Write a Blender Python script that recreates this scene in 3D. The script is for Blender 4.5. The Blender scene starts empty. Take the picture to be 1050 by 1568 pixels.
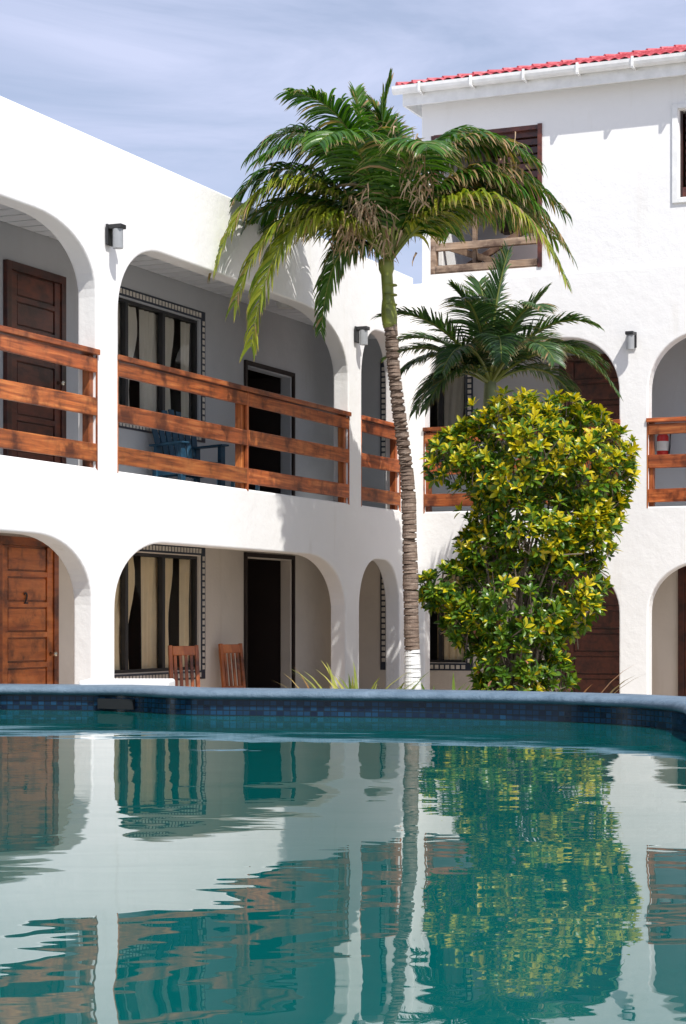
import bpy, bmesh, math, random
from mathutils import Vector, Matrix, noise as mnoise
R = random.Random(7)
scene = bpy.context.scene
col = scene.collection

# ------------------------------------------------------------------ materials
def new_mat(name):
    m = bpy.data.materials.new(name); m.use_nodes = True
    nt = m.node_tree; nt.nodes.clear()
    out = nt.nodes.new('ShaderNodeOutputMaterial')
    b = nt.nodes.new('ShaderNodeBsdfPrincipled')
    nt.links.new(b.outputs[0], out.inputs[0])
    return m, nt, b, out
def N(nt, t, **k):
    n = nt.nodes.new(t)
    for a, v in k.items(): setattr(n, a, v)
    return n
def ramp(nt, fac, stops):
    r = N(nt, 'ShaderNodeValToRGB')
    el = r.color_ramp.elements
    while len(el) > 1: el.remove(el[-1])
    el[0].position = stops[0][0]; el[0].color = (*stops[0][1], 1)
    for p, c in stops[1:]:
        e = el.new(p); e.color = (*c, 1)
    nt.links.new(fac, r.inputs[0]); return r.outputs[0]
def noise(nt, scale, detail=4, rough=.55, vec=None, stretch=None, dist=0):
    tc = N(nt, 'ShaderNodeTexCoord')
    v = tc.outputs['Object']
    if stretch:
        mp = N(nt, 'ShaderNodeMapping'); mp.inputs['Scale'].default_value = stretch
        nt.links.new(v, mp.inputs[0]); v = mp.outputs[0]
    n = N(nt, 'ShaderNodeTexNoise'); n.inputs['Scale'].default_value = scale
    n.inputs['Detail'].default_value = detail; n.inputs['Roughness'].default_value = rough
    n.inputs['Distortion'].default_value = dist
    nt.links.new(v, n.inputs['Vector']); return n.outputs['Fac']
def bump(nt, b, h, strength=.3, dist=.01):
    bp = N(nt, 'ShaderNodeBump'); bp.inputs['Strength'].default_value = strength
    bp.inputs['Distance'].default_value = dist
    nt.links.new(h, bp.inputs['Height']); nt.links.new(bp.outputs[0], b.inputs['Normal'])
def mult(nt, a, bb, fac=1):
    m = N(nt, 'ShaderNodeMix', data_type='RGBA', blend_type='MULTIPLY'); m.inputs[0].default_value = fac
    nt.links.new(a, m.inputs[6]); nt.links.new(bb, m.inputs[7]); return m.outputs[2]

def plaster(name, c, var=.06, dirt=None, bs=.4):
    m, nt, b, o = new_mat(name)
    n = noise(nt, .9, 4, .6)
    lo = tuple(x*(1-var*2) for x in c)
    c1 = ramp(nt, n, [(.3, lo), (.55, c)])
    st = noise(nt, 1.0, 4, .6, stretch=(4, 4, .5))
    c2 = ramp(nt, st, [(.24, dirt or (.92, .905, .88)), (.40, (1, 1, 1))])
    nt.links.new(mult(nt, c1, c2), b.inputs['Base Color'])
    b.inputs['Roughness'].default_value = .85; b.inputs['Specular IOR Level'].default_value = .2
    h1 = noise(nt, 5, 4, .65)
    bump(nt, b, h1, bs, .022); return m
M_wall = plaster('white_plaster', (.85, .84, .82), .018)
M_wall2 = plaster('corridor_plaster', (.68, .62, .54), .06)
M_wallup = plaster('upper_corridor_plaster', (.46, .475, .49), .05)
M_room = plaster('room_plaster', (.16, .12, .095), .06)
M_ceil = plaster('ceiling_paint', (.74, .75, .76), .04)

def wood(name, c1, c2, c3, stretch, rough=.45, attr=True, coat=.15):
    m, nt, b, o = new_mat(name)
    n = noise(nt, 1.0, 6, .6, stretch=stretch, dist=.5)
    c = ramp(nt, n, [(.28, c1), (.5, c2), (.72, c3)])
    if attr:
        a = N(nt, 'ShaderNodeAttribute', attribute_name='col')
        c = mult(nt, c, a.outputs['Color'])
    k = noise(nt, 3.1, 4, .65)
    kk = ramp(nt, k, [(.36, (.26, .20, .18)), (.5, (1, 1, 1)), (.70, (1.3, 1.22, 1.1))])
    c = mult(nt, c, kk, .9)
    nt.links.new(c, b.inputs['Base Color'])
    b.inputs['Roughness'].default_value = rough
    b.inputs['Coat Weight'].default_value = coat; b.inputs['Coat Roughness'].default_value = .3
    bump(nt, b, n, .35, .006); return m
o1, o2, o3 = (.11, .027, .009), (.36, .095, .024), (.58, .21, .065)
M_railL = wood('rail_wood_left', o1, o2, o3, (26, 1.6, 26))
M_railR = wood('rail_wood_right', o1, o2, o3, (1.6, 26, 26))
M_post = wood('rail_wood_post', o1, o2, o3, (26, 26, 1.6))
M_beam = wood('weathered_beam', (.22, .15, .10), (.38, .27, .19), (.52, .40, .30), (3, 3, 20), .7, True, 0)
M_door = wood('door_wood', (.24, .05, .010), (.50, .135, .025), (.62, .20, .05), (20, 2, 14), .35, True, .3)
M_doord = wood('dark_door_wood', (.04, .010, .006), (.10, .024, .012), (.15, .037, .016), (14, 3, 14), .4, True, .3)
M_chair = wood('chair_wood', (.20, .05, .012), (.42, .12, .03), (.55, .2, .06), (14, 14, 2), .4)

def flat(name, c, rough=.5, spec=.5, metal=0, var=.1, sc=6, bs=.15):
    m, nt, b, o = new_mat(name)
    n = noise(nt, sc, 3, .6)
    cc = ramp(nt, n, [(.3, tuple(x*(1-var) for x in c)), (.7, tuple(min(1, x*(1+var)) for x in c))])
    nt.links.new(cc, b.inputs['Base Color'])
    b.inputs['Roughness'].default_value = rough; b.inputs['Metallic'].default_value = metal
    b.inputs['Specular IOR Level'].default_value = spec
    bump(nt, b, n, bs, .004); return m
M_black = flat('black_metal', (.02, .02, .022), .5)
M_dark = flat('doorway_frame_and_shade', (.02, .012, .01), .6)  # near-black: doorway frame, and the painted shade inside the open doorway
M_grey = flat('lamp_shade', (.30, .31, .32), .45)
M_blue = flat('blue_paint', (.012, .055, .10), .45, var=.35)
M_lblue = flat('light_blue_paint', (.16, .34, .46), .5, var=.3)
M_red = flat('red_enamel', (.55, .02, .015), .3)
M_white = flat('white_paint', (.80, .80, .78), .55)
M_label = flat('label_paper', (.75, .73, .68), .6)
M_brass = flat('door_knob', (.6, .55, .45), .25, metal=1)
M_curt = flat('curtain_beige', (.90, .70, .45), .9, .1, var=.05)
M_curtg = flat('curtain_grey', (.60, .55, .47), .9, .1, var=.05)
M_soil = flat('soil', (.10, .07, .045), .95, .1, var=.4, sc=9)
M_tdark = flat('mosaic_dark_tile', (.025, .035, .055), .3)
M_tlight = flat('mosaic_light_tile', (.60, .56, .49), .35, var=.2, sc=30)

def ground_mat():
    m, nt, b, o = new_mat('ground_paving')
    n = noise(nt, .8, 6, .65)
    c = ramp(nt, n, [(.3, (.40, .36, .31)), (.7, (.56, .51, .45))])
    nt.links.new(c, b.inputs['Base Color']); b.inputs['Roughness'].default_value = .9
    return m
M_ground = ground_mat()

def glass():
    m, nt, b, o = new_mat('window_glass')
    t = N(nt, 'ShaderNodeBsdfTransparent'); t.inputs[0].default_value = (.95, .97, .96, 1)
    g = N(nt, 'ShaderNodeBsdfGlossy'); g.inputs['Roughness'].default_value = .02
    f = N(nt, 'ShaderNodeFresnel'); f.inputs[0].default_value = 1.25
    mx = N(nt, 'ShaderNodeMixShader')
    nt.links.new(f.outputs[0], mx.inputs[0]); nt.links.new(t.outputs[0], mx.inputs[1]); nt.links.new(g.outputs[0], mx.inputs[2])
    nt.links.new(mx.outputs[0], o.inputs[0]); return m
M_glass = glass()

def leaf_mat(name, rough=.42, trans=.3, spec=.45):
    m, nt, b, o = new_mat(name)
    a = N(nt, 'ShaderNodeAttribute', attribute_name='col')
    c = a.outputs['Color']
    nt.links.new(c, b.inputs['Base Color'])
    b.inputs['Roughness'].default_value = rough; b.inputs['Specular IOR Level'].default_value = spec
    t = N(nt, 'ShaderNodeBsdfTranslucent')
    g = N(nt, 'ShaderNodeMix', data_type='RGBA', blend_type='MULTIPLY'); g.inputs[0].default_value = 1
    g.inputs[7].default_value = (1.5, 1.6, .5, 1)
    nt.links.new(c, g.inputs[6]); nt.links.new(g.outputs[2], t.inputs[0])
    mx = N(nt, 'ShaderNodeMixShader'); mx.inputs[0].default_value = trans
    nt.links.new(b.outputs[0], mx.inputs[1]); nt.links.new(t.outputs[0], mx.inputs[2])
    nt.links.new(mx.outputs[0], o.inputs[0]); return m
M_frond = leaf_mat('palm_leaf', .34, .28)
M_croton = leaf_mat('croton_leaf', .33, .26)

def trunk_mat(name, a, bcol, cc):
    m, nt, b, o = new_mat(name)
    at = N(nt, 'ShaderNodeAttribute', attribute_name='col')
    n = noise(nt, 9, 6, .75, stretch=(1, 1, 2.2))
    c = ramp(nt, n, [(.25, a), (.5, bcol), (.75, cc)])
    nt.links.new(mult(nt, c, at.outputs['Color']), b.inputs['Base Color'])
    b.inputs['Roughness'].default_value = .85
    bump(nt, b, noise(nt, 40, 4, .7, stretch=(1, 1, 2)), .7, .014); return m
M_trunk = trunk_mat('palm_bark', (.085, .055, .04), (.22, .155, .115), (.42, .34, .27))
M_bark = trunk_mat('shrub_bark', (.10, .08, .06), (.22, .17, .13), (.33, .27, .21))
M_shaft = flat('palm_crownshaft', (.17, .20, .03), .4, var=.35, sc=7)
M_shaft2 = flat('small_palm_stem', (.20, .24, .12), .5, var=.3, sc=7)

# ------------------------------------------------------------------ mesh builder
class MB:
    def __init__(s): s.v = []; s.f = []; s.c = []; s.mi = []; s.uv = None
    def add(s, vs, fs, c=(1, 1, 1), mi=0):
        o = len(s.v); s.v += [tuple(v) for v in vs]
        if isinstance(c, list): s.c += c
        else: s.c += [c]*len(vs)
        for f in fs: s.f.append(tuple(i+o for i in f)); s.mi.append(mi)
    def box(s, x0, x1, y0, y1, z0, z1, c=(1, 1, 1), mi=0, M=None):
        vs = [Vector((x, y, z)) for x in (x0, x1) for y in (y0, y1) for z in (z0, z1)]
        if M: vs = [M @ v for v in vs]
        s.add(vs, [(0, 1, 3, 2), (4, 6, 7, 5), (0, 4, 5, 1), (2, 3, 7, 6), (0, 2, 6, 4), (1, 5, 7, 3)], c, mi)
    def tube(s, pts, rad, n=10, c=(1, 1, 1), cap=True, mi=0):
        vs = []; cs = []
        for i, p in enumerate(pts):
            a = Vector(pts[max(0, i-1)]); b = Vector(pts[min(len(pts)-1, i+1)])
            t = (b-a).normalized(); u = t.cross(Vector((0, 0, 1)))
            if u.length < .15: u = t.cross(Vector((0, 1, 0)))
            u.normalize(); w = t.cross(u)
            r = rad[i] if isinstance(rad, (list, tuple)) else rad
            for k in range(n):
                an = 2*math.pi*k/n
                vs.append(Vector(p)+(u*math.cos(an)+w*math.sin(an))*r)
                cs.append(c[i] if isinstance(c, list) else c)
        fs = []
        for i in range(len(pts)-1):
            for k in range(n):
                fs.append((i*n+k, i*n+(k+1) % n, (i+1)*n+(k+1) % n, (i+1)*n+k))
        if cap:
            fs.append(tuple(range(n-1, -1, -1))); fs.append(tuple((len(pts)-1)*n+k for k in range(n)))
        s.add(vs, fs, cs, mi)
    def obj(s, name, mats, parent=None, smooth=False, bevel=0, recalc=True):
        me = bpy.data.meshes.new(name); me.from_pydata(s.v, [], s.f)
        if not isinstance(mats, (list, tuple)): mats = [mats]
        for m in mats: me.materials.append(m)
        me.polygons.foreach_set('material_index', s.mi)
        at = me.color_attributes.new('col', 'FLOAT_COLOR', 'POINT')
        flatc = []
        for c in s.c: flatc += [c[0], c[1], c[2], 1]
        at.data.foreach_set('color', flatc)
        if s.uv:
            ul = me.uv_layers.new(name='UVMap')
            for l in me.loops: ul.data[l.index].uv = s.uv[l.vertex_index]
        if recalc:
            bm = bmesh.new(); bm.from_mesh(me); bmesh.ops.recalc_face_normals(bm, faces=bm.faces); bm.to_mesh(me); bm.free()
        if smooth: me.polygons.foreach_set('use_smooth', [True]*len(me.polygons))
        me.update()
        ob = bpy.data.objects.new(name, me); col.objects.link(ob)
        if parent: ob.parent = parent
        if bevel:
            md = ob.modifiers.new('bevel', 'BEVEL'); md.width = bevel; md.segments = 2; md.limit_method = 'ANGLE'
        return ob
def empty(name, loc=(0, 0, 0), rz=0, parent=None):
    e = bpy.data.objects.new(name, None); col.objects.link(e); e.location = loc; e.rotation_euler = (0, 0, rz)
    if parent: e.parent = parent
    return e

GZ = -1.35      # courtyard level (camera is at z = 0)
F2 = 1.35       # first-floor balcony level
CX, CY = .885, 24.7
ROT = -math.atan2(.397, .918)
hotel = empty('hotel_building', (CX, CY, 0), ROT)
Hm = Matrix.Translation((CX, CY, 0)) @ Matrix.Rotation(ROT, 4, 'Z')

# ------------------------------------------------------------------ walls with arched openings
def arch(s0, s1, zb, zt, rl, rr, rz, n=14):
    p = [(s0, zb), (s1, zb)]
    for i in range(n+1):
        a = math.pi/2*i/n; p.append((s1-rr+rr*math.cos(a)**.95, zt-rz+rz*math.sin(a)**.95))
    for i in range(n+1):
        a = math.pi/2*(1-i/n); p.append((s0+rl-rl*math.cos(a)**.95, zt-rz+rz*math.sin(a)**.95))
    return p
def rect(s0, s1, z0, z1): return [(s0, z0), (s1, z0), (s1, z1), (s0, z1)]
def curve_wall(name, outer, holes, t, mat, side, off, parent, bevel=.012):
    cu = bpy.data.curves.new(name, 'CURVE'); cu.dimensions = '2D'; cu.fill_mode = 'BOTH'
    for pl in [outer]+holes:
        sp = cu.splines.new('POLY'); sp.points.add(len(pl)-1); sp.use_cyclic_u = True
        for q, (a, b) in zip(sp.points, pl): q.co = (a, b, 0, 1)
    cu.extrude = t/2-bevel; cu.bevel_depth = bevel; cu.bevel_resolution = 2
    ob = bpy.data.objects.new(name+'_c', cu); col.objects.link(ob)
    bpy.context.view_layer.update()
    me = bpy.data.meshes.new_from_object(ob)
    bpy.data.objects.remove(ob)
    if side == 'L': Mx = Matrix(((0, 0, 1, off), (1, 0, 0, 0), (0, 1, 0, 0), (0, 0, 0, 1)))
    else: Mx = Matrix(((1, 0, 0, 0), (0, 0, -1, off), (0, 1, 0, 0), (0, 0, 0, 1)))
    me.transform(Mx); me.materials.clear(); me.materials.append(mat)
    me.polygons.foreach_set('use_smooth', [False]*len(me.polygons))
    o = bpy.data.objects.new(name, me); col.objects.link(o); o.parent = parent
    return o
T = .2
LT, UT = .76, 3.53
curve_wall('arcade_wall_left', rect(-15, -.003, GZ-.3, 4.32), [
    arch(-14.5, -11.5, GZ-.1, LT, .9, .9, .66), arch(-11.1, -7.86, GZ-.1, LT, .9, 1.0, .62),
    arch(-7.50, -2.12, GZ-.1, LT, 1.0, 1.1, .66), arch(-1.76, -.42, GZ-.1, LT, .6, .55, .62),
    arch(-14.5, -11.5, F2, UT, .9, .9, .7), arch(-11.1, -7.79, F2, UT, 1.0, 1.05, .62),
    arch(-7.44, -2.04, F2, UT, .85, 1.35, .72), arch(-1.69, -.42, F2, UT, .55, .5, .66)],
    T, M_wall, 'L', -T/2, hotel, .02)
curve_wall('arcade_wall_right', rect(-.2, 9, GZ-.3, 4.24), [
    arch(.14, 2.70, GZ-.1, LT-.03, .7, .75, .64), arch(3.02, 5.62, GZ-.1, LT-.03, .75, .75, .64),
    arch(5.95, 8.6, GZ-.1, LT-.03, .75, .75, .64),
    arch(.14, 2.70, F2, UT-.05, .65, .7, .72), arch(3.02, 5.62, F2, UT-.05, .75, .75, .72),
    arch(5.95, 8.6, F2, UT-.05, .75, .75, .72)],
    T, M_wall, 'R', T/2, hotel, .02)
# third storey
TZ = 6.62
curve_wall('upper_storey_wall', rect(.12, 9, 4.24, TZ), [rect(.22, 1.70, 4.36, 6.13), rect(3.40, 4.5, 5.06, 6.13)],
    T, M_wall, 'R', T/2+.028, hotel)
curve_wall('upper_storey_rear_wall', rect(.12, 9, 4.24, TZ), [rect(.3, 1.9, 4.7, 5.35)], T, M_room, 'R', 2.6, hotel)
curve_wall('upper_storey_end_wall', rect(.23, 4.79, 4.1, TZ), [], T, M_wall, 'L', .22, hotel)
mb = MB(); mb.box(.32, 8.9, .24, 2.45, 6.3, 6.34); mb.box(1.9, 2.0, .24, 2.45, 4.1, 6.3)  # brown timber ceiling, plus a dark partition added to dim the interior
mb.obj('upper_storey_shade_lining', M_doord, hotel)
# corridor back walls
DW = (-2.15, -.85)
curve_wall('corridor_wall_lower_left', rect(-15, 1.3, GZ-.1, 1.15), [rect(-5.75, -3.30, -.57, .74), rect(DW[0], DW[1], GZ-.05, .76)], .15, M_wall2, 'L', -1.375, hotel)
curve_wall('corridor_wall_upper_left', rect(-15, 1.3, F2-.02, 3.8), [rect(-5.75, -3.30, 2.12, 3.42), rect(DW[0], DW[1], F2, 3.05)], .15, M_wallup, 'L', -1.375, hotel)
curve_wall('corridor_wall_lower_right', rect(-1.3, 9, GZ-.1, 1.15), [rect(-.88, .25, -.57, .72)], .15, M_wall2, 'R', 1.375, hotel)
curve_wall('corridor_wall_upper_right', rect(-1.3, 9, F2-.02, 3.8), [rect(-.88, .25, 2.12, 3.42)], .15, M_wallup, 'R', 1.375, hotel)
mb = MB()
mb.box(-5, -.2, -15, 5, 1.15, 1.33); mb.box(-.2, 9, .2, 5, 1.15, 1.33)
mb.box(-5, -.2, -15, 5, 3.8, 4.0); mb.box(-.2, 9, .2, 5, 3.8, 4.0)
mb.obj('floor_slabs', M_ceil, hotel)
mb = MB(); mb.box(-5, -.2, -15, 5, GZ-.1, GZ+.02); mb.box(-.2, 9, .2, 5, GZ-.1, GZ+.02)
mb.obj('terrace_floor', flat('terrace_tile', (.55, .44, .35), .6, var=.15), hotel)
mb = MB(); mb.box(-5.15, -5, -15, 5, GZ, 4.3); mb.box(-5, 9, 5, 5.15, GZ, 4.24); mb.box(-5, -.2, -15.15, -15, GZ, 4.3); mb.box(9, 9.15, 0, 5, GZ, TZ)
mb.obj('outer_walls', M_wall, hotel)
mb = MB()
for (z0, z1) in ((GZ+.03, 1.14), (1.34, 3.79)):
    for y in (-6.0, -2.7, .3):
        mb.box(-4.99, -1.46, y, y+.1, z0, z1)
    mb.box(.9, 1.0, 1.46, 4.99, z0, z1); mb.box(2.8, 2.9, 1.46, 4.99, z0, z1)
    mb.box(-4.0, -3.9, -5.9, -.1, z0, z1)
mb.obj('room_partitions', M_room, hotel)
mb = MB()
for i in range(60):
    y = -14.8+i*.25; mb.box(-1.29, -.21, y, y+.22, 3.775, 3.797)
mb.obj('ceiling_boards', M_ceil, hotel)
mb = MB(); mb.tube([(-.7, -2.3, 3.80), (-.7, -2.3, 3.72), (-.7, -2.3, 3.66)], [.05, .12, .09], 16); mb.obj('ceiling_light', M_label, hotel)

# ------------------------------------------------------------------ windows
def window(side, s0, s1, z0, z1, d, curtmat, gaps, name):
    """side L: wall plane x=-1.3 facing +x ; side R: plane y=1.3 facing -y"""
    def B(m, a0, a1, o0, o1, zz0, zz1, c=(1, 1, 1), mi=0):
        if side == 'L': m.box(d+o0, d+o1, a0, a1, zz0, zz1, c, mi)
        else: m.box(a0, a1, -(d+o1), -(d+o0), zz0, zz1, c, mi)
    t = MB(); w = .095
    B(t, s0-w, s0, -.02, .010, z0-w, z1+w); B(t, s1, s1+w, -.02, .010, z0-w, z1+w)
    B(t, s0, s1, -.02, .010, z1, z1+w); B(t, s0, s1, -.02, .010, z0-w, z0)
    st = .072; g = .022
    def cell(a0, a1, zz0, zz1): B(t, a0, a1, .008, .014, zz0, zz1, mi=1)
    q = int((z1-z0)/st)
    for i in range(q):
        za = z0+i*(z1-z0)/q
        for a in (s0-w+g, s1+g): cell(a, a+w-2*g, za+.012, za+(z1-z0)/q-.012)
    q = int((s1-s0)/st)
    for i in range(q):
        a = s0+i*(s1-s0)/q
        for zz in (z0-w+g, z1+g): cell(a+.012, a+(s1-s0)/q-.012, zz, zz+w-2*g)
    t.obj(name+'_tile_border', [M_tdark, M_tlight], hotel)
    f = MB(); fw = .045
    B(f, s0, s0+fw, -.1, -.04, z0, z1); B(f, s1-fw, s1, -.1, -.04, z0, z1)
    B(f, s0+fw, s1-fw, -.1, -.04, z0, z0+fw); B(f, s0+fw, s1-fw, -.1, -.04, z1-fw, z1)
    k = 3
    for i in range(1, k):
        a = s0+(s1-s0)*i/k; B(f, a-.03, a+.03, -.095, -.03, z0+fw, z1-fw)
    f.obj(name+'_frame', M_black, hotel)
    g = MB(); a0, a1, zz0, zz1, o = s0+fw, s1-fw, z0+fw, z1-fw, -.07
    if side == 'L': g.add([(d+o, a0, zz0), (d+o, a1, zz0), (d+o, a1, zz1), (d+o, a0, zz1)], [(0, 1, 2, 3)])
    else: g.add([(a0, -(d+o), zz0), (a1, -(d+o), zz0), (a1, -(d+o), zz1), (a0, -(d+o), zz1)], [(0, 1, 2, 3)])
    g.obj(name+'_glass', M_glass, hotel, recalc=False)
    c = MB()
    for gi, (a0, a1) in enumerate(gaps):
        n = max(8, int((a1-a0)/.012)); vs = []; fs = []
        for j in range(9):
            zz = z1-.05+(z0+.04-z1+.05)*j/8
            for i in range(n+1):
                a = a0+(a1-a0)*i/n
                q = a0+(a-a0)*(1-.14*(j/8)**1.5+.05*math.sin(j*.9+gi))
                o = -.115+.013*math.sin(a*46+math.sin(a*13)*1.5+j*.12)
                vs.append((d+o, q, zz) if side == 'L' else (q, -(d+o), zz))
        for j in range(8):
            for i in range(n): fs.append((j*(n+1)+i, j*(n+1)+i+1, (j+1)*(n+1)+i+1, (j+1)*(n+1)+i))
        c.add(vs, fs)
    c.obj(name+'_curtains', curtmat, hotel, smooth=True)
window('L', -5.75, -3.30, -.57, .74, -1.3, M_curt, [(-5.7, -4.66), (-4.48, -3.80), (-3.58, -3.36)], 'lower_window')
window('L', -5.75, -3.30, 2.12, 3.42, -1.3, M_curtg, [(-5.7, -4.62), (-4.50, -3.74), (-3.55, -3.36)], 'upper_window')
window('R', -.88, .25, -.57, .72, -1.3, M_curt, [(-.8, -.5), (-.2, .2)], 'lower_side_window')
window('R', -.88, .25, 2.12, 3.42, -1.3, M_curtg, [(-.8, -.5), (-.2, .2)], 'upper_side_window')

# ------------------------------------------------------------------ doors
def door(side, s0, s1, z0, z1, mat, name, rows=7, d=-1.3):
    def B(m, a0, a1, o0, o1, zz0, zz1, c=(1, 1, 1), mi=0):
        if side == 'L': m.box(d+o0, d+o1, a0, a1, zz0, zz1, c, mi)
        else: m.box(a0, a1, -(d+o1), -(d+o0), zz0, zz1, c, mi)
    m = MB(); w = .08
    dk = (.55, .5, .5)
    B(m, s0-w, s0, .0, .05, z0, z1+w, dk); B(m, s1, s1+w, .0, .05, z0, z1+w, dk); B(m, s0, s1, .0, .05, z1, z1+w, dk)
    B(m, s0, s1, .0, .012, z0, z1, (.6, .55, .5))
    st = .11
    B(m, s0+.004, s0+st, .012, .034, z0, z1-.004); B(m, s1-st, s1-.004, .012, .034, z0, z1-.004)
    h = (z1-z0-.006)/rows
    for i in range(rows):
        v = R.uniform(.85, 1.15)
        B(m, s0+st, s1-st, .012, .032, z0+i*h, z0+i*h+.05)
        B(m, s0+st+.02, s1-st-.02, .012, .027, z0+i*h+.068, z0+(i+1)*h-.018, (v, v, v))
    m.obj(name, mat, hotel, bevel=.004)
    k = MB(); a = s1-.055
    pts = [0, .03, .05, .075]; rr = [.022, .012, .028, .02]
    if side == 'L': P = [(d+.034+q, a, z0+1.0) for q in pts]
    else: P = [(a, -(d+.034+q), z0+1.0) for q in pts]
    k.tube(P, rr, 12); k.obj(name+'_knob', M_brass, hotel, smooth=True)
door('L', -7.42, -6.50, GZ+.02, .72, M_door, 'ground_floor_door')
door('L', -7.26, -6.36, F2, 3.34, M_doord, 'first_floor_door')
door('L', -10.2, -9.3, GZ+.02, .72, M_door, 'ground_floor_far_door')
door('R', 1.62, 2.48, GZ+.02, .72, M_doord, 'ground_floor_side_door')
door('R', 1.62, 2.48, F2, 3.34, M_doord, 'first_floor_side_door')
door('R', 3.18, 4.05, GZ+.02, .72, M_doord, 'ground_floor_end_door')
mb = MB()
for z0, z1 in ((GZ+.02, .76), (F2, 3.05)):
    mb.box(-1.46, -1.27, DW[0]-.05, DW[0], z0, z1+.05); mb.box(-1.46, -1.27, DW[1], DW[1]+.05, z0, z1+.05)
    mb.box(-1.46, -1.27, DW[0], DW[1], z1, z1+.05)
    mb.box(-2.3, -1.47, DW[1]+.01, DW[1]+.05, z0, z1)
    mb.box(-3.0, -2.95, DW[0]-.5, DW[1]+.6, z0, z1+.2)  # dark sheet standing in for the unlit room beyond the doorway
mb.obj('open_doorway_frame_and_shade', M_dark, hotel)
nb = bpy.data.curves.new('door_number', 'FONT'); nb.body = '2'; nb.size = .16; nb.extrude = .004
no = bpy.data.objects.new('door_number', nb); col.objects.link(no); no.data.materials.append(M_black); no.parent = hotel
no.matrix_local = Matrix(((0, 0, 1, -1.262), (1, 0, 0, -7.04), (0, 1, 0, .16), (0, 0, 0, 1)))

# ------------------------------------------------------------------ balcony rails
def rails(side, s0, s1, posts, name):
    m = MB()
    def B(a0, a1, o0, o1, z0, z1, mi=0, tilt=0):
        v = R.uniform(.7, 1.25); c = (v, v*R.uniform(.90, 1.05), v*R.uniform(.85, 1.05))
        a0 += .002; a1 -= .002
        if side == 'L': m.box(o0, o1, a0, a1, z0, z1, c, mi)
        else: m.box(a0, a1, -o1, -o0, z0, z1, c, mi)
        if tilt:
            for q in range(len(m.v)-8, len(m.v)):
                x, y, z = m.v[q]; s = y if side == 'L' else x
                m.v[q] = (x, y, z+tilt*((s-a0)/(a1-a0)-.5))
    segs = [s0]+posts+[s1]
    for i in range(len(segs)-1):
        a, b = segs[i]+.02, segs[i+1]-.02
        for z0, z1 in ((1.425, 1.585), (1.83, 1.99), (2.235, 2.365)):
            j = R.uniform(-.010, .010)
            B(a, b, -.035, .005, z0+j, z1+j, 0, R.uniform(-.012, .012))
    B(s0, s1, -.13, .03, 2.385, 2.435)
    for s in posts:
        B(s-.075, s-.012, -.115, -.037, F2, 2.384, 1); B(s+.012, s+.075, -.115, -.037, F2, 2.384, 1)
        B(s-.018, s+.018, -.034, .004, F2, 2.384, 1)
    B(s0+.01, s0+.08, -.115, -.037, F2, 2.384, 1); B(s1-.08, s1-.01, -.115, -.037, F2, 2.384, 1)
    B(s0+.0, s0+.02, -.034, .004, F2, 2.384, 1); B(s1-.02, s1, -.034, .004, F2, 2.384, 1)
    m.obj(name, [M_railL if side == 'L' else M_railR, M_post], hotel, bevel=.005)
rails('L', -14.5, -11.5, [-13], 'balcony_rail_a'); rails('L', -11.1, -7.79, [-9.5], 'balcony_rail_b')
rails('L', -7.44, -2.04, [-4.73], 'balcony_rail_c'); rails('L', -1.69, -.42, [], 'balcony_rail_d')
rails('R', .14, 2.70, [1.45], 'balcony_rail_e'); rails('R', 3.02, 5.62, [4.3], 'balcony_rail_f'); rails('R', 5.95, 8.6, [], 'balcony_rail_g')

mb = MB()
def bb(*a, v=1):
    mb.box(*a, (v, v*.97, v*.93))
bb(.22, .30, -.0+.03, .13, 4.36, 4.85); bb(.30, 1.64, .02, .12, 4.385, 4.47, v=.8); bb(.30, 1.64, .02, .10, 4.66, 4.75, v=.95)
bb(.22, 1.64, .03, .12, 4.36, 4.383); bb(.75, .80, .13, .2, 4.36, 5.2, v=.6)
mb.box(0, 1.2, -.03, .03, -.04, .04, (.6, .55, .5), 0, Matrix.Translation((.35, .25, 4.75)) @ Matrix.Rotation(math.radians(20), 4, 'Y'))
mb.box(0, 1.2, -.03, .03, -.04, .04, (.5, .4, .35), 0, Matrix.Translation((.45, .33, 4.4)) @ Matrix.Rotation(math.radians(-28), 4, 'Y'))
mb.obj('terrace_railing', M_beam, hotel, bevel=.004)
mb = MB(); mb.box(1.645, 1.70, .01, .2, 4.36, 6.13); mb.box(.22, .27, .04, .2, 4.86, 6.13); mb.box(.27, 1.64, .03, .2, 6.07, 6.13)
for i in range(7):
    mb.box(1.1, 1.64, .10, .12, 5.4+i*.1, 5.47+i*.1, (.6, .5, .5))
mb.obj('terrace_opening_frame', M_doord, hotel)
mb = MB(); mb.box(3.33, 3.40, -.0, .06, 5.0, 6.19); mb.box(3.40, 4.5, 0, .06, 6.13, 6.19); mb.box(3.40, 4.5, 0, .06, 5.0, 5.06); mb.box(4.5, 4.57, 0, .06, 5.0, 6.19)
mb.obj('upper_window_trim', M_white, hotel, bevel=.006)
mb = MB(); mb.box(3.40, 3.44, .09, .14, 5.06, 6.13, (.3, .3, .3)); mb.box(3.44, 4.5, .09, .14, 5.06, 5.2)
for i in range(10): mb.box(3.47, 4.0, .12, .15, 5.24+i*.09, 5.30+i*.09, (.7, .6, .6))
mb.obj('upper_window_louvres', M_doord, hotel)

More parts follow.
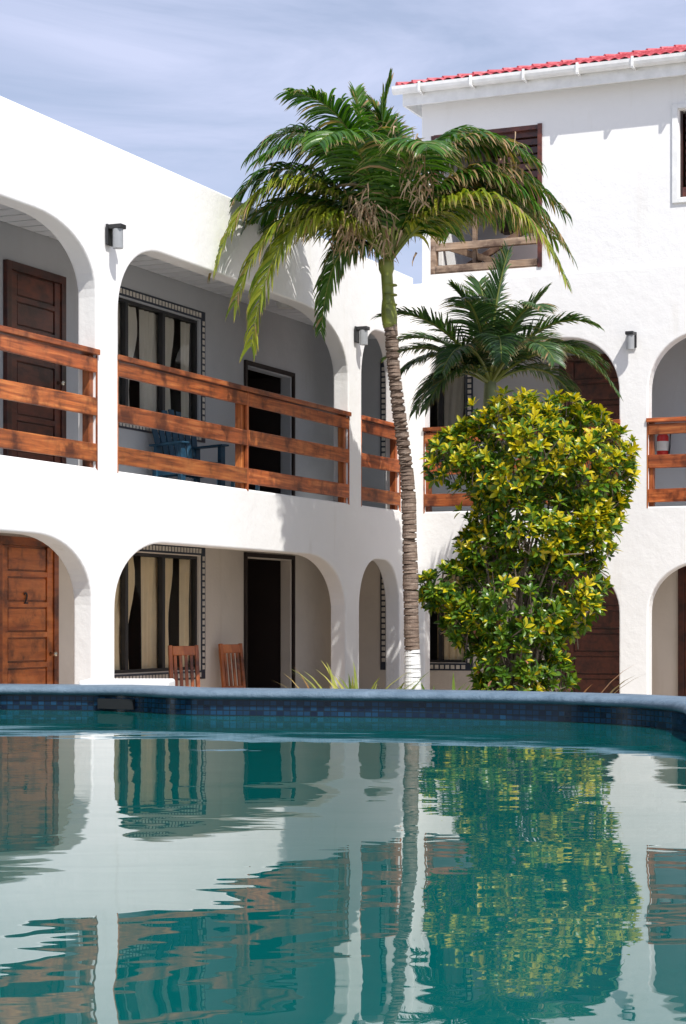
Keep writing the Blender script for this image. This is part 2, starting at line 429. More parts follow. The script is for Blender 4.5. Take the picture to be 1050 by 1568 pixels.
# ------------------------------------------------------------------ roof
def tile_mat():
    m, nt, b, o = new_mat('roof_tile')
    n = noise(nt, 9, 4, .7)
    c = ramp(nt, n, [(.3, (.38, .04, .05)), (.55, (.58, .10, .12)), (.75, (.72, .42, .40))])
    nt.links.new(c, b.inputs['Base Color']); b.inputs['Roughness'].default_value = .6; return m
M_roof = tile_mat()
mb = MB()
OH = .20; x0 = -.12; x1 = 9.3; tp = .318; EZ = 6.70
nu = 900; rows = 18; rl = .28
vs = []; fs = []
for r in range(rows):
    for e in (0, 1):
        v = (r+e)*rl*.999
        xs = x0+v
        for i in range(nu+1):
            x = x0+(x1-x0)*i/nu
            if x < xs: x = xs
            w = abs(math.sin(x*math.pi/.125))*.028
            z = EZ+v*tp+w+(.022 if e == 0 else 0)
            vs.append((x, -OH-.05+v, z))
for r in range(rows):
    o = r*2*(nu+1)
    for i in range(nu): fs.append((o+i, o+i+1, o+nu+1+i+1, o+nu+1+i))
    if r < rows-1:
        o2 = (r*2+1)*(nu+1)
        for i in range(nu): fs.append((o2+i, o2+i+1, o2+nu+1+i+1, o2+nu+1+i))
mb.add(vs, fs)
k = rows*rl
mb.add([(x0, -OH-.05, EZ), (x0+k, -OH-.05+k, EZ+k*tp), (x0, -OH-.05+2*k, EZ)], [(0, 1, 2)])
mb.add([(x0, -OH-.05+2*k, EZ), (x0+k, -OH-.05+k, EZ+k*tp), (x1, -OH-.05+k, EZ+k*tp), (x1, -OH-.05+2*k, EZ)], [(0, 1, 2, 3)])
for i in range(34):
    a = i*.15
    mb.tube([(x0+a, -OH-.05+a, EZ+a*tp+.025), (x0+a+.16, -OH-.05+a+.16, EZ+(a+.16)*tp+.01)], [.045, .036], 8)
mb.obj('roof', M_roof, hotel)
mb = MB()
mb.box(-.06, 9.2, -OH, -OH+.03, 6.47, 6.68); mb.box(-.06, -.03, -OH+.03, 5.2, 6.47, 6.68)
mb.box(-.03, 9.2, -OH+.03, 5.2, 6.62, 6.66)
mb.obj('eave_fascia', M_white, hotel)
mb = MB(); n = 8; P = []
for s in (-.16, 9.3):
    for i in range(n+1):
        a = math.pi+math.pi*i/n; P.append((s, -OH-.065+.065*math.cos(a), 6.70+.10*math.sin(a)))
    for i in range(n, -1, -1):
        a = math.pi+math.pi*i/n; P.append((s, -OH-.065+.055*math.cos(a), 6.70+.088*math.sin(a)))
q = 2*(n+1)
mb.add(P, [(i, (i+1) % q, q+(i+1) % q, q+i) for i in range(q)]+[tuple(range(q)), tuple(range(q, 2*q))])
for i in range(14):
    x = .2+i*.68; mb.box(x, x+.03, -OH-.145, -OH-.001, 6.585, 6.60); mb.box(x, x+.03, -OH-.15, -OH-.132, 6.60, 6.72)
mb.obj('gutter', M_white, hotel, smooth=False)

# ------------------------------------------------------------------ wall lamps
def lamp(side, s, z):
    e = empty('wall_lamp', (0, 0, 0), 0)
    Mx = Matrix.Translation((0, s, z)) if side == 'L' else Matrix.Translation((s, 0, z)) @ Matrix.Rotation(-math.pi/2, 4, 'Z')
    e.matrix_world = Hm @ Mx
    m = MB(); m.box(0.012, .035, -.055, .055, -.07, .12); m.box(.035, .17, -.05, .05, .075, .115); m.obj('bracket', M_black, e, bevel=.006)
    m = MB(); m.tube([(.11, 0, .074), (.11, 0, -.10)], .048, 18); m.obj('shade', M_grey, e)
lamp('L', -7.62, 3.47); lamp('L', -1.87, 3.34); lamp('R', 2.85, 3.36)

# ------------------------------------------------------------------ furniture
def place(e, lx, ly, z, rz): e.matrix_world = Hm @ Matrix.Translation((lx, ly, z)) @ Matrix.Rotation(rz, 4, 'Z')
def wooden_chair(lx, ly, rz):
    e = empty('wooden_chair'); place(e, lx, ly, GZ+.02, rz)   # faces +x
    m = MB(); Mb = Matrix.Translation((-.19, 0, 0)) @ Matrix.Rotation(math.radians(-7), 4, 'Y')
    for y in (-.17, .13):
        m.box(.17, .21, y, y+.04, 0, .42)
        m.box(-.02, .02, y, y+.042, 0, 1.07, (.9, .9, .9), 0, Mb)
        m.box(-.17, .17, y+.008, y+.03, .2, .24)
    m.box(-.19, .23, -.19, .19, .42, .455)
    m.box(-.015, .02, -.127, .13, .96, 1.06, (1, 1, 1), 0, Mb); m.box(-.012, .018, -.127, .13, .52, .58, (1, 1, 1), 0, Mb)
    for i in range(4):
        y = -.115+i*.062; m.box(-.008, .012, y, y+.036, .58, .96, (R.uniform(.7, 1.1),)*3, 0, Mb)
    m.obj('chair_frame', M_chair, e, bevel=.006)
wooden_chair(-.70, -4.62, math.radians(-42)); wooden_chair(-.85, -2.98, math.radians(-22))
e = empty('adirondack_chair'); place(e, -.85, -4.45, F2-.02, math.radians(-24))
m = MB(); Mb = Matrix.Translation((-.14, 0, .28)) @ Matrix.Rotation(math.radians(-14), 4, 'Y')
for i in range(7):
    a = (i-3); h = .70-.016*a*a
    m.box(-.01, .01, a*.075-.034, a*.075+.034, -.06, h, (1, 1, 1), 0, Mb @ Matrix.Rotation(math.radians(-a*1.6), 4, 'X'))
m.box(-.03, -.01, -.25, .25, .3, .37, (1, 1, 1), 0, Mb)
for i in range(5):
    x = -.16+i*.09; m.box(x, x+.08, -.26, .26, .27+i*.018, .29+i*.018)
for y in (-.30, .24):
    m.box(.20, .26, y, y+.06, 0, .54); m.box(-.22, -.17, y, y+.06, 0, .54); m.box(-.28, .30, y-.02, y+.08, .54, .56)
    m.box(-.27, .28, y+.02, y+.045, .22, .29)
m.obj('chair_slats', M_blue, e, bevel=.004)
e = empty('side_table'); place(e, -.50, -3.95, F2-.02, 0)
m = MB()
for i in range(5): m.box(-.18, .18, -.22+i*.09, -.22+i*.09+.08, .22, .24)
for x in (-.17, .13):
    for y in (-.19, .15): m.box(x, x+.04, y, y+.04, 0, .219)
m.obj('table_frame', M_lblue, e, bevel=.004)
e = empty('fire_extinguisher'); place(e, 2.92, 1.3, 2.02, 0)
m = MB(); m.tube([(0, -.1, 0), (0, -.1, .02), (0, -.1, .30), (0, -.1, .34), (0, -.1, .37)], [.06, .075, .075, .05, .025], 20); m.obj('cylinder_body', M_red, e, smooth=True)
m = MB(); m.tube([(0, -.1, .12), (0, -.1, .24)], .0765, 20, cap=False); m.obj('paper_label', M_label, e, smooth=True)
m = MB(); m.box(-.05, .05, -.115, -.085, .37, .40); m.box(-.07, .06, -.11, -.09, .42, .435)
m.tube([(.05, -.1, .385), (.1, -.11, .33), (.095, -.12, .18), (.085, -.13, .08)], .011, 8); m.box(-.03, .03, -.03, 0, .1, .3)
m.obj('valve_and_hose', M_black, e)

# ------------------------------------------------------------------ ground
mb = MB(); mb.add([(-300, -300, GZ), (300, -300, GZ), (300, 300, GZ), (-300, 300, GZ)], [(0, 1, 2, 3)])
mb.obj('ground', M_ground)
mb = MB(); vs = []; K = 40
for i in range(K):
    a = 2*math.pi*i/K; r = 1+.08*math.sin(3*a)
    vs.append((1.5+1.9*r*math.cos(a), 20.6+1.5*r*math.sin(a), GZ+.012))
mb.add(vs, [tuple(range(K))]); mb.obj('garden_bed', M_soil)

# ------------------------------------------------------------------ pool
WZ = -.687
ctrl = [(-3.9, 15.0), (-3.16, 15.08), (-2.63, 14.97), (-1.85, 14.80), (-1.51, 14.56), (-1.12, 14.16), (-.35, 13.95), (.346, 13.76), (1.017, 13.48), (1.60, 13.08),
        (1.97, 12.55), (2.10, 11.95), (2.03, 10.8), (2.2, 8.5), (2.6, 5), (2.7, 1), (2.0, -1.8), (-1, -2.4), (-4, -1.5), (-5.2, 3), (-5.6, 8), (-5.2, 12.5), (-4.7, 14.3)]
def cr(pts, n=10):
    out = []; L = len(pts)
    for i in range(L):
        p0, p1, p2, p3 = [Vector(pts[(i+k-1) % L]) for k in range(4)]
        for j in range(n):
            t = j/n
            out.append(.5*((2*p1)+(p2-p0)*t+(2*p0-5*p1+4*p2-p3)*t*t+(3*p1-p0-3*p2+p3)*t**3))
    return out
path = cr(ctrl)
def sweep(prof, name, mats, parent, closed=True, mi=None, smooth=True):
    m = MB(); n = len(path); q = len(prof); uv = []; s = 0
    for i in range(n+1):
        p = path[i % n]; a = path[(i-1) % n]; b = path[(i+1) % n]
        t = (b-a).normalized(); nrm = Vector((-t.y, t.x))
        if i: s += (path[i % n]-path[i-1]).length
        for (d, z) in prof:
            v = p+nrm*d; m.v.append((v.x, v.y, z)); m.c.append((1, 1, 1)); uv.append((s, z))
    for i in range(n):
        for j in range(q-1):
            m.f.append((i*q+j, i*q+j+1, (i+1)*q+j+1, (i+1)*q+j)); m.mi.append(0)
    m.uv = uv
    return m.obj(name, mats, parent, smooth=smooth)
def coping_mat():
    m, nt, b, o = new_mat('pool_coping_paint')
    n = noise(nt, 4, 6, .75)
    c = ramp(nt, n, [(.3, (.07, .12, .17)), (.7, (.17, .24, .31))])
    nt.links.new(c, b.inputs['Base Color']); b.inputs['Roughness'].default_value = .6
    bump(nt, b, noise(nt, 18, 5, .7), .8, .016); return m
def pooltile():
    m, nt, b, o = new_mat('pool_mosaic_tile')
    uv = N(nt, 'ShaderNodeUVMap', uv_map='UVMap')
    br = N(nt, 'ShaderNodeTexBrick'); br.offset = 0; br.squash = 1
    br.inputs['Scale'].default_value = 1; br.inputs['Brick Width'].default_value = .05; br.inputs['Row Height'].default_value = .036
    br.inputs['Mortar Size'].default_value = .004
    br.inputs['Color1'].default_value = (.002, .008, .028, 1); br.inputs['Color2'].default_value = (.008, .055, .12, 1); br.inputs['Mortar'].default_value = (.006, .015, .025, 1)
    nt.links.new(uv.outputs[0], br.inputs['Vector'])
    nt.links.new(br.outputs['Color'], b.inputs['Base Color']); b.inputs['Roughness'].default_value = .2
    return m
pool = empty('swimming_pool')
CT = WZ+.185
prof = [(.02, WZ+.118), (-.025, WZ+.122), (-.045, WZ+.135), (-.045, WZ+.155), (-.03, WZ+.174), (0, CT), (.34, CT+.004), (.37, CT-.02), (.37, CT-.07), (.30, CT-.075)]
sweep(prof, 'coping', coping_mat(), pool)
sweep([(0, WZ-.05), (0, WZ+.125)], 'tile_band', pooltile(), pool)
sweep([(.30, CT-.07), (.30, GZ-.05)], 'outer_wall', M_wall, pool)
mb = MB(); mb.box(-.17, .17, -.03, -.005, .02, .095); mb.obj('skimmer_mouth', M_black, pool).matrix_world = Matrix.Translation((-1.70, 14.70, WZ)) @ Matrix.Rotation(math.radians(-33), 4, 'Z')
mb = MB(); mb.box(-2.05, -1.35, 15.12, 15.7, GZ, CT+.035); mb.obj('pool_step', M_white, bevel=.02)

def water_mat():
    m, nt, b, o = new_mat('pool_water')
    b.inputs['Base Color'].default_value = (.0005, .098, .092, 1)
    b.inputs['Roughness'].default_value = .008
    b.inputs['IOR'].default_value = 1.33
    a = noise(nt, 1.0, 1, .4, stretch=(.95, 1.1, 1), dist=.2)
    c = noise(nt, 1.0, 2, .45, stretch=(2.8, 4.0, 1), dist=.3)
    ma = N(nt, 'ShaderNodeMath', operation='MULTIPLY_ADD'); ma.inputs[1].default_value = .15
    nt.links.new(c, ma.inputs[0]); nt.links.new(a, ma.inputs[2])
    bump(nt, b, ma.outputs[0], 1.0, .008); return m
mb = MB(); n = len(path)
mb.add([(p.x, p.y, WZ) for p in path], [tuple(range(n))])
w = mb.obj('pool_water', water_mat(), None, recalc=False)
if w.data.polygons[0].normal.z < 0:
    w.data.flip_normals()

# ------------------------------------------------------------------ palms
def bez(P, t):
    a, b, c, d = P; u = 1-t
    return a*u**3+b*3*u*u*t+c*3*u*t*t+d*t**3
def lerp3(a, b, t): return tuple(a[i]+(b[i]-a[i])*t for i in range(3))
def frond(m, P, n, L, droop, w, cA, cB, dry, rad=.018, t0=.14, vee=.25, fwd=.55):
    P = [Vector(p) for p in P]
    pts = [bez(P, i/16) for i in range(17)]
    m.tube(pts, [rad*(1-.85*i/16)+.002 for i in range(17)], 6, (.22, .26, .06))
    for i in range(n):
        t = t0+(1-t0)*((i+.5)/n)
        p = bez(P, t); tg = (bez(P, min(1, t+.01))-bez(P, t-.01)).normalized()
        S = tg.cross(Vector((0, 0, 1)))
        if S.length < 1e-4: S = Vector((1, 0, 0))
        S.normalize(); U = S.cross(tg).normalized()
        if U.z < 0: U = -U
        prof = (.55+.45*math.sin(math.pi*min(1, t*1.05+.05)))*(1 if t < .85 else 1-(t-.85)*2)
        for sd in (-1, 1):
            if R.random() < .04: continue
            l = L*prof*R.uniform(.8, 1.12)
            f = fwd+.8*max(0, t-.6)
            d = (S*sd+tg*(f+R.uniform(-.12, .12))+U*(vee+R.uniform(-.15, .15))).normalized()
            q = p.copy(); vs = []; cs = []
            isdry = R.random() < dry*(.3+t)
            base = lerp3(cA, cB, R.random())
            g = Vector((R.uniform(-.12, .12), R.uniform(-.12, .12), -1))
            ww = w*R.uniform(.8, 1.2); NS = 5
            W = (tg*.9+U*R.uniform(-.5, .5)); W = (W-d*W.dot(d)).normalized()
            for k in range(NS+1):
                s = k/NS
                wd = ww*(1-s)**.6*(.55+.9*s if s < .5 else 1)*.5
                fold = d.cross(W)*wd*.35
                vs += [q-W*wd+fold, q, q+W*wd+fold]
                cc = base
                if isdry or s > 1-dry*.6: cc = lerp3(base, (.38, .25, .13), 1 if (isdry and s > .3) or s > .85 else .5)
                cs += [cc]*3
                d = (d+g*droop*(.35+s)*.33).normalized()
                q = q+d*l/NS
                W = (W-d*W.dot(d)).normalized()
            fs = []
            for k in range(NS):
                o = k*3; fs += [(o, o+1, o+4, o+3), (o+1, o+2, o+5, o+4)]
            m.add(vs, fs, cs)

palm = empty('palm_tree', (0, 0, 0))
PY = 20.0
trk = [(.717, GZ-.05), (.715, -.6), (.70, 0), (.69, .5), (.675, 1.2), (.65, 1.55), (.575, 2.1), (.52, 2.55), (.49, 3.0), (.482, 3.12)]
def interp(z):
    for (x0_, z0_), (x1_, z1_) in zip(trk, trk[1:]):
        if z <= z1_: 
            t = (z-z0_)/(z1_-z0_); return x0_+(x1_-x0_)*t
    return trk[-1][0]
pts = []; rr = []; cs = []
z = GZ-.05; i = 0
while z < 3.06:
    h = .036+R.uniform(-.010, .012)
    r = .078+.018*max(0, (-.3-z))-.012*max(0, (z-.5))/2.5
    v = R.uniform(.8, 1.12); x = interp(z)+R.uniform(-.002, .002)
    for dz, dr, kk in ((0, .002, .62), (.007, .002, .66), (.010, 0, 1), (h-.002, -.001, .95)):
        pts.append((x, PY, z+dz)); rr.append(r+dr); cs.append((v*kk,)*3)
    z += h; i += 1
rot = [k for k in range(len(pts)) if pts[k][2] > -.32]
m = MB(); m.tube([pts[k] for k in rot], [rr[k]*(1+.03*math.sin(k*.07)) for k in rot], 18, [cs[k] for k in rot]); m.obj('trunk', M_trunk, palm, smooth=False)
m = MB(); lo = [k for k in range(len(pts)) if pts[k][2] <= -.30]
m.tube([pts[k] for k in lo], [rr[k]+.002 for k in lo], 18); m.obj('painted_trunk_base', M_white, palm)
m = MB()
zz = [3.0+.7*i/14 for i in range(15)]
m.tube([(.482-.003*i, PY, zz[i]) for i in range(15)], [.060+.022*math.sin(math.pi*min(1, i/7+.12))*(1 if i < 7 else .3)+(.0 if i < 12 else .02) for i in range(15)], 18)
for k in range(5):
    z = 3.03+k*.10; m.tube([(.48, PY, z), (.48, PY, z+.012)], .077, 18)
m.obj('crownshaft', M_shaft, palm, smooth=True)
m = MB()
C0 = Vector((.47, PY, 3.66))
G1, G2 = (.018, .080, .007), (.09, .20, .016)
Y1, Y2 = (.08, .15, .012), (.33, .35, .032)
def fr(b, c, d, n=86, L=.62, droop=1.0, dry=.04, cA=G1, cB=G2, w=.045, **k):
    frond(m, [C0, C0+Vector(b), C0+Vector(c), C0+Vector(d)], n, L, droop, w, cA, cB, dry, **k)
fr((-.35, .1, 1.15), (-.80, .1, 1.75), (-1.42, .0, 1.10), droop=1.0)
fr((-.30, -.1, 1.05), (-.70, -.3, 1.50), (-1.30, -.5, .95), droop=1.0)
fr((-.50, -.1, .95), (-1.35, -.2, 1.25), (-1.76, -.35, -.10), cA=Y1, cB=Y2, droop=1.15, n=94)
fr((-.45, .2, .80), (-1.20, .4, 1.10), (-1.68, .5, .10), droop=1.1, n=92)
fr((-.45, .0, .95), (-1.15, .1, 1.40), (-1.70, .1, .50), droop=1.1, n=90)
fr((-.40, -.3, .50), (-1.15, -.5, .85), (-1.38, -.7, -.95), cA=Y1, cB=Y2, droop=1.2, n=100)
fr((-.40, -.1, .60), (-1.2, -.2, .90), (-1.56, -.4, -.50), cA=Y1, cB=Y2, droop=1.2, n=94)
fr((-.30, .3, .50), (-.75, .6, .75), (-1.35, .8, .45), droop=1.0)
fr((-.25, .2, .40), (-.62, .35, .45), (-.70, .45, -.62), droop=1.3, L=.42)
fr((-.05, .1, .9), (-.15, .1, 1.4), (.03, .1, 1.92), droop=.35, L=.40, vee=.3, fwd=1.3)
fr((-.15, .2, .9), (-.25, .2, 1.4), (-.34, .3, 1.85), droop=.45, L=.40, vee=.4, fwd=1.2)
fr((.05, .2, .9), (.05, .2, 1.4), (-.15, .3, 1.70), droop=.5, L=.45, vee=.4, fwd=1.1)
fr((.10, .25, .8), (.30, .4, 1.5), (.95, .6, 1.50), droop=.9, dry=.10)
fr((.25, -.1, 1.0), (.70, -.1, 1.62), (1.50, -.2, 1.00), droop=1.1, dry=.2)
fr((.25, .1, .9), (.65, .2, 1.45), (1.35, .2, 1.25), droop=1.0, dry=.15)
fr((.40, .0, .95), (1.15, -.1, 1.35), (1.82, -.3, .05), droop=1.15, dry=.24, n=94)
fr((.40, .1, .90), (1.10, .1, 1.40), (1.80, .1, .55), droop=1.1, dry=.2, n=90)
fr((.35, .1, .75), (1.05, .2, 1.10), (1.74, .3, .30), droop=1.1, dry=.2)
fr((.45, -.25, .65), (1.2, -.5, 1.05), (1.72, -.7, -.28), cA=Y1, cB=Y2, droop=1.15, dry=.18, n=94)
fr((.35, .3, .6), (.85, .6, .95), (1.5, .9, .55), droop=1.0, dry=.15)
fr((.1, -.35, .8), (.2, -.9, 1.2), (.35, -1.4, .85), droop=1.0, dry=.08)
fr((-.15, -.35, .9), (-.4, -.9, 1.35), (-.7, -1.4, .9), droop=1.0, dry=.06)
fr((-.05, .4, .8), (-.1, 1.0, 1.1), (-.2, 1.6, .7), droop=1.0)
fr((.2, .35, .7), (.4, .9, 1.0), (.7, 1.5, .6), droop=1.0)
fr((-.25, .35, .7), (-.5, .9, 1.0), (-.9, 1.4, .7), droop=1.0)
fr((-.2, -.2, 1.1), (-.45, -.4, 1.6), (-1.00, -.6, 1.60), droop=.8)
m.obj('fronds', M_frond, palm)
m = MB()
for cl, (cx, cy, cz, cn) in enumerate([(-.25, -.45, .40, 110), (-.4, -.35, .2, 60), (.22, -.75, .95, 60), (.3, -.6, .65, 60), (1.2, -.3, .9, 25), (-.05, -.4, .1, 35), (.05, -.6, 1.15, 20)]):
    c = C0+Vector((cx, cy, cz))
    for i in range(cn):
        p = c+Vector((R.gauss(0, .09), R.gauss(0, .1), R.gauss(.05, .09)))
        d = Vector((R.uniform(-1, 1), R.uniform(-1, 1), R.uniform(-1.4, .2))).normalized(); q = p; vs = []
        W = d.cross(Vector((R.random(), R.random(), .3))).normalized()*R.uniform(.006, .014)
        for k in range(4):
            s = 1-k/4; vs += [q-W*s, q+W*s]; d = (d+Vector((0, 0, -.5))+Vector((R.uniform(-.5, .5),)*3)*.5).normalized(); q = q+d*R.uniform(.03, .08)
        cc = lerp3((.25, .15, .09), (.60, .46, .32), R.random())
        m.add(vs, [(0, 1, 3, 2), (2, 3, 5, 4), (4, 5, 7, 6)], cc)
m.obj('dry_flower_stalks', leaf_mat('dry_palm_fibre', .8, .15, .1), palm)

palm2 = empty('palm_tree'); 
PX2, PY2 = 1.66, 22.0
m = MB(); pts = [(PX2+.02*math.sin(i*.5), PY2, GZ-.05+i*.3) for i in range(13)]
m.tube(pts, [.10-.004*i for i in range(13)], 16, [(R.uniform(.8, 1.1),)*3 for i in range(13)]); m.obj('trunk', M_trunk, palm2, smooth=True)
m = MB(); m.tube([(PX2, PY2, 2.1), (PX2, PY2, 2.35), (PX2, PY2, 2.65), (PX2, PY2, 2.85)], [.075, .085, .07, .05], 14)
m.obj('crownshaft', M_shaft2, palm2, smooth=True)
m = MB(); C0 = Vector((PX2, PY2, 2.66))
D1, D2 = (.018, .06, .020), (.08, .16, .045)
def fr2(b, c, d, **k):
    a = dict(n=86, L=.42, droop=.5, dry=.03, cA=D1, cB=D2, w=.032, vee=.35, fwd=.7, rad=.024); a.update(k)
    frond(m, [C0, C0+Vector(b), C0+Vector(c), C0+Vector(d)], a['n'], a['L'], a['droop'], a['w'], a['cA'], a['cB'], a['dry'], a['rad'], .14, a['vee'], a['fwd'])
fr2((.02, 0, .6), (.05, 0, 1.0), (.20, -.1, 1.50), fwd=1.2)
fr2((-.10, 0, .6), (-.2, 0, .9), (-.42, 0, 1.1), fwd=1.0)
fr2((.2, 0, .55), (.4, 0, .8), (.62, 0, 1.05), fwd=1.0)
fr2((.0, .1, .6), (-.05, .2, 1.0), (-.1, .3, 1.2), fwd=1.0)
fr2((-.3, -.1, .45), (-.75, -.2, .90), (-1.25, -.3, .72))
fr2((-.35, -.1, .35), (-.7, -.2, .45), (-1.05, -.3, .05), droop=.9)
fr2((-.3, .1, .3), (-.65, .2, .6), (-1.15, .3, .35), droop=.7)
fr2((-.15, -.4, .4), (-.4, -.8, .5), (-.6, -1.1, .0), droop=.8)
fr2((-.25, -.3, .2), (-.5, -.5, .25), (-.75, -.6, -.35), droop=.8)
fr2((-.3, -.1, .2), (-.65, -.2, .25), (-.85, -.3, -.35), droop=.8)
fr2((-.2, .3, .4), (-.6, .5, .7), (-1.0, .7, .6))
fr2((.3, -.1, .5), (.75, -.2, .85), (1.15, -.3, .62))
fr2((.35, -.1, .35), (.95, -.2, .65), (1.38, -.3, -.12), droop=.8)
fr2((.35, .0, .40), (.85, .1, .65), (1.30, .1, .25), droop=.7)
fr2((.35, .1, .25), (.75, .2, .35), (1.05, .3, -.25), droop=.8)
fr2((.2, -.4, .4), (.45, -.9, .5), (.6, -1.2, .1), droop=.8)
fr2((.0, -.4, .5), (.05, -.9, .6), (.02, -1.3, .1), droop=.8)
fr2((.2, .4, .4), (.5, .6, .7), (.8, .8, .6))
fr2((-.1, -.3, .6), (-.25, -.7, .9), (-.4, -1.0, .8), droop=.8)
fr2((.15, -.3, .6), (.35, -.7, .9), (.5, -1.0, .7), droop=.8)
m.obj('fronds', M_frond, palm2)

# ------------------------------------------------------------------ croton shrub
shrub = empty('croton_shrub')
BY = 20.5
lobes = [(1.86, 1.75, .80, .60), (2.50, 1.60, .54, .62), (1.33, 1.70, .48, .36), (2.12, 2.0, .46, .40), (2.05, 1.03, .70, .5), (2.50, .98, .42, .42),
         (1.82, .2, .58, .56), (1.11, .35, .30, .26), (2.34, .30, .40, .44), (1.78, -.40, .48, .40), (1.72, -.9, .40, .5), (1.50, .72, .30, .26), (1.36, -.02, .30, .26), (2.25, -.6, .2, .25)]
def inside(p, sc):
    n = 0
    for (cx, cz, rx, rz) in lobes:
        ry = (rx+rz)*.5
        if ((p.x-cx)/(rx*sc))**2+((p.y-BY)/(ry*sc))**2+((p.z-cz)/(rz*sc))**2 < 1: n += 1
    return n
m = MB(); br = MB()
YEL, YG, GR, DK, PK = (.70, .53, .012), (.29, .37, .015), (.055, .145, .013), (.020, .055, .010), (.5, .2, .15)
nros = 0
for (cx, cz, rx, rz) in lobes:
    ry = (rx+rz)*.5; area = 4*math.pi*((rx*ry+rx*rz+ry*rz)/3); cnt = int(area*140)
    for i in range(cnt):
        d = Vector((R.gauss(0, 1), R.gauss(0, 1), R.gauss(0, 1))).normalized()
        rad = 1.01-abs(R.gauss(0, .20))+(R.uniform(0, .18) if R.random() < .12 else 0)
        wp = Vector((cx+d.x*rx, d.y*ry, cz+d.z*rz))
        nn = mnoise.noise(wp*2.6)+.5*mnoise.noise(wp*6.1)
        rad *= 1+.18*nn
        if nn < -.17 and R.random() < .85: continue
        p = Vector((cx+d.x*rx*rad, BY+d.y*ry*rad, cz+d.z*rz*rad))
        if inside(p, .78) > 0 and rad > .8: continue
        if p.z < GZ+.05: continue
        if d.y > .5 and R.random() < .5: continue
        ax = (Vector((d.x/rx, d.y/ry, d.z/rz)).normalized()*.8+Vector((0, 0, .75))+Vector((R.uniform(-.5, .5), R.uniform(-.5, .5), R.uniform(-.3, .3)))).normalized()
        u = ax.orthogonal().normalized(); vv = ax.cross(u)
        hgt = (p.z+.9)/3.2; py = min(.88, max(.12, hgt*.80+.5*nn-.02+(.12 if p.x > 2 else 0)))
        if rad < .80: py *= .4  # lit outside yellower, shaded inside greener, put into the leaf colour
        tone = R.random(); nros += 1
        if R.random() < .4:
            br.tube([p-ax*R.uniform(.15, .3)+Vector((R.uniform(-.05, .05), 0, 0)), p], [.007, .004], 4, (1, 1, 1), False)
        kN = R.randint(7, 11); a0 = R.uniform(0, 6.28); size = R.uniform(.7, 1.15)
        for k in range(kN):
            an = a0+k*2.4; rd = u*math.cos(an)+vv*math.sin(an)
            el = .15+.95*(k/kN)**.8
            ld = (rd*math.cos(el)+ax*math.sin(el)).normalized()
            l = R.uniform(.085, .145)*size*(1-.25*k/kN); wd = l*R.uniform(.18, .24)
            sdv = ld.cross(ax).normalized(); up = sdv.cross(ld).normalized()
            b0 = p+rd*.006-ax*.02*(1-k/kN)
            q1 = b0+ld*l*.4; q2 = b0+ld*l*.75-up*l*.03; q3 = b0+ld*l-up*l*.12
            fo = up*wd*.35
            vs = [b0, q1-sdv*wd+fo, q1, q1+sdv*wd+fo, q2-sdv*wd*.75+fo*.6, q2, q2+sdv*wd*.75+fo*.6, q3]
            r = R.random(); inner = k/kN
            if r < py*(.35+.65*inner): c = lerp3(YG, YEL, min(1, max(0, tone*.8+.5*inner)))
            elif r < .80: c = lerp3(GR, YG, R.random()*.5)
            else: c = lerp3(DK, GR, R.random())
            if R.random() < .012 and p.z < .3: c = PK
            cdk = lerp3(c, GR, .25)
            m.add(vs, [(0, 2, 1), (0, 3, 2), (1, 2, 5, 4), (2, 3, 6, 5), (4, 5, 7), (5, 6, 7)], [c, cdk, c, cdk, cdk, c, cdk, c])
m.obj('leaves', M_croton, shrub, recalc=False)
for i in range(44):
    x, z, rx, rz = R.choice(lobes)
    if z < -.6: continue
    tx = x+R.uniform(-.7, .7)*rx; tz = z+R.uniform(-.4, .75)*rz; ty = BY+R.uniform(-.75, .5)*rx
    b0 = Vector((1.75+R.uniform(-.2, .2), BY+R.uniform(-.2, .2), GZ))
    e_ = Vector((tx, ty, tz)); mid = b0.lerp(e_, .5)+Vector(((tx-1.85)*-.15+R.uniform(-.08, .08), R.uniform(-.1, .1), .1))
    pp = [b0.lerp(mid, s*2) if s < .5 else mid.lerp(e_, s*2-1) for s in [j/8 for j in range(9)]]
    pp = [q+Vector((R.uniform(-.015, .015), R.uniform(-.015, .015), 0)) for q in pp]
    br.tube(pp, [.024-.0023*j for j in range(9)], 6)
br.obj('branches', M_bark, shrub)

# ------------------------------------------------------------------ small strap-leaved plants
def strap(name, x, y, n, L, cA, cB, w=.03):
    m = MB()
    for i in range(n):
        a = R.uniform(0, 6.28); d = Vector((math.cos(a)*.45, math.sin(a)*.45, R.uniform(.9, 1.5))).normalized()
        q = Vector((x+R.gauss(0, .06), y+R.gauss(0, .05), GZ)); l = L*R.uniform(.7, 1.1); vs = []; W = d.cross(Vector((0, 0, 1))).normalized()
        c = lerp3(cA, cB, R.random())
        for k in range(8):
            s = k/7; wd = w*(1-s**2.5)*(.6+.8*s if s < .5 else 1)*.6
            vs += [q-W*wd, q+W*wd]; d = (d+Vector((0, 0, -.17*(s+.1)))+Vector((math.cos(a), math.sin(a), 0))*.06).normalized(); q = q+d*l/7
        m.add(vs, [(2*k, 2*k+1, 2*k+3, 2*k+2) for k in range(7)], c)
    m.obj(name, M_croton, None)
strap('spider_lily', .12, 19.5, 30, 1.14, (.10, .17, .03), (.42, .40, .10), .045)
strap('spider_lily', -.12, 19.8, 10, 1.08, (.25, .14, .06), (.40, .30, .12), .03)
strap('spider_lily', .38, 19.6, 18, 1.0, (.06, .12, .03), (.2, .22, .05), .05)
strap('spider_lily', 1.0, 19.6, 16, .98, (.05, .10, .02), (.12, .18, .03), .05)
strap('spider_lily', 2.35, 19.7, 14, 1.1, (.05, .10, .02), (.40, .18, .12), .05)

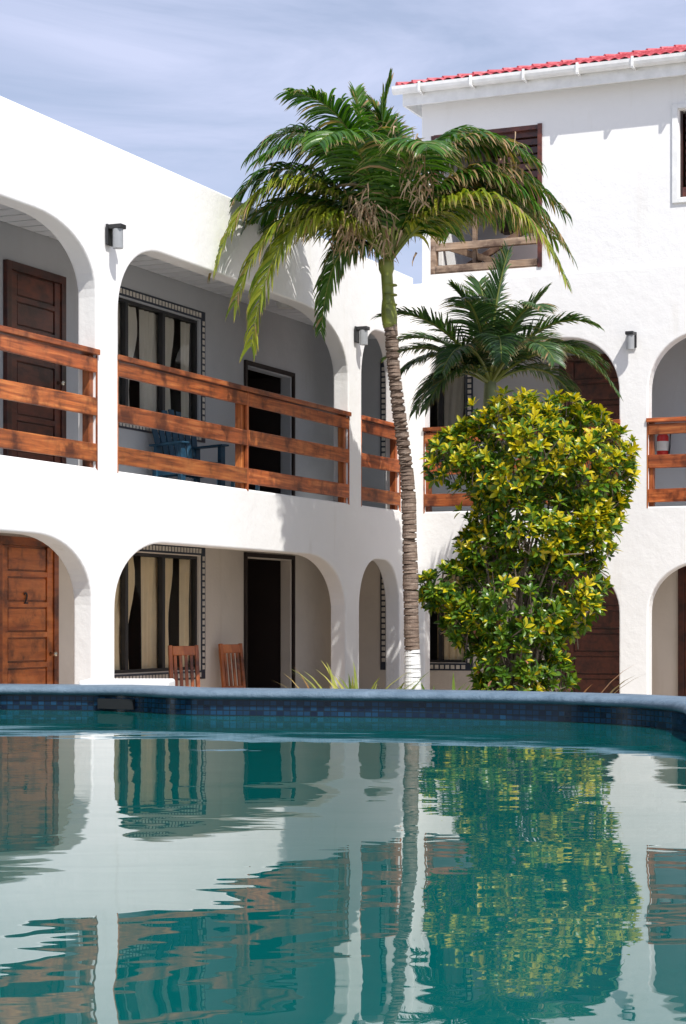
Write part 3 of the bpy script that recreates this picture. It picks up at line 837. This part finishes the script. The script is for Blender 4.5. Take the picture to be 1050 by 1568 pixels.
# ------------------------------------------------------------------ light, sky, camera
SE, SA = math.radians(52), math.radians(-64)
sd = Vector((math.cos(SE)*math.cos(SA), math.cos(SE)*math.sin(SA), math.sin(SE)))
sl = bpy.data.lights.new('sun', 'SUN'); sl.energy = 5.0; sl.angle = math.radians(.5); sl.color = (1, .965, .91)
so = bpy.data.objects.new('sun', sl); col.objects.link(so); so.rotation_euler = sd.to_track_quat('Z', 'Y').to_euler()
wd = bpy.data.worlds.new('World'); scene.world = wd; wd.use_nodes = True
nt = wd.node_tree; nt.nodes.clear()
out = N(nt, 'ShaderNodeOutputWorld'); bg = N(nt, 'ShaderNodeBackground'); bg.inputs[1].default_value = .11
sk = N(nt, 'ShaderNodeTexSky', sky_type='NISHITA'); sk.sun_disc = False; sk.sun_elevation = SE
sk.sun_rotation = math.atan2(sd.x, sd.y); sk.air_density = 1; sk.dust_density = .6; sk.ozone_density = 1.5
tc = N(nt, 'ShaderNodeTexCoord'); mp = N(nt, 'ShaderNodeMapping'); mp.inputs['Scale'].default_value = (1.2, 1.2, 6); mp.inputs['Rotation'].default_value = (0, .35, .2)
nz = N(nt, 'ShaderNodeTexNoise'); nz.inputs['Scale'].default_value = 3.2; nz.inputs['Detail'].default_value = 6; nz.inputs['Roughness'].default_value = .6; nz.inputs['Distortion'].default_value = .8
nt.links.new(tc.outputs['Generated'], mp.inputs[0]); nt.links.new(mp.outputs[0], nz.inputs['Vector'])
rf = ramp(nt, nz.outputs['Fac'], [(.36, (.52, .52, .52)), (.68, (.97, .97, .97))])
mx = N(nt, 'ShaderNodeMix', data_type='RGBA'); mx.inputs[7].default_value = (6.1, 6.7, 9.0, 1)
nt.links.new(rf, mx.inputs[0]); nt.links.new(sk.outputs[0], mx.inputs[6])
nt.links.new(mx.outputs[2], bg.inputs[0]); nt.links.new(bg.outputs[0], out.inputs[0])

cam = bpy.data.cameras.new('camera'); co = bpy.data.objects.new('camera', cam); col.objects.link(co)
co.location = (0, 0, 0); co.rotation_euler = (math.pi/2, 0, 0)
cam.sensor_fit = 'HORIZONTAL'; cam.sensor_width = 24; cam.lens = 24*2985/1050; cam.shift_y = .158
cam.clip_end = 1000; cam.clip_start = .05
scene.camera = co
scene.view_settings.view_transform = 'Standard'; scene.view_settings.look = 'None'; scene.view_settings.exposure = 0
print('rosettes', nros)
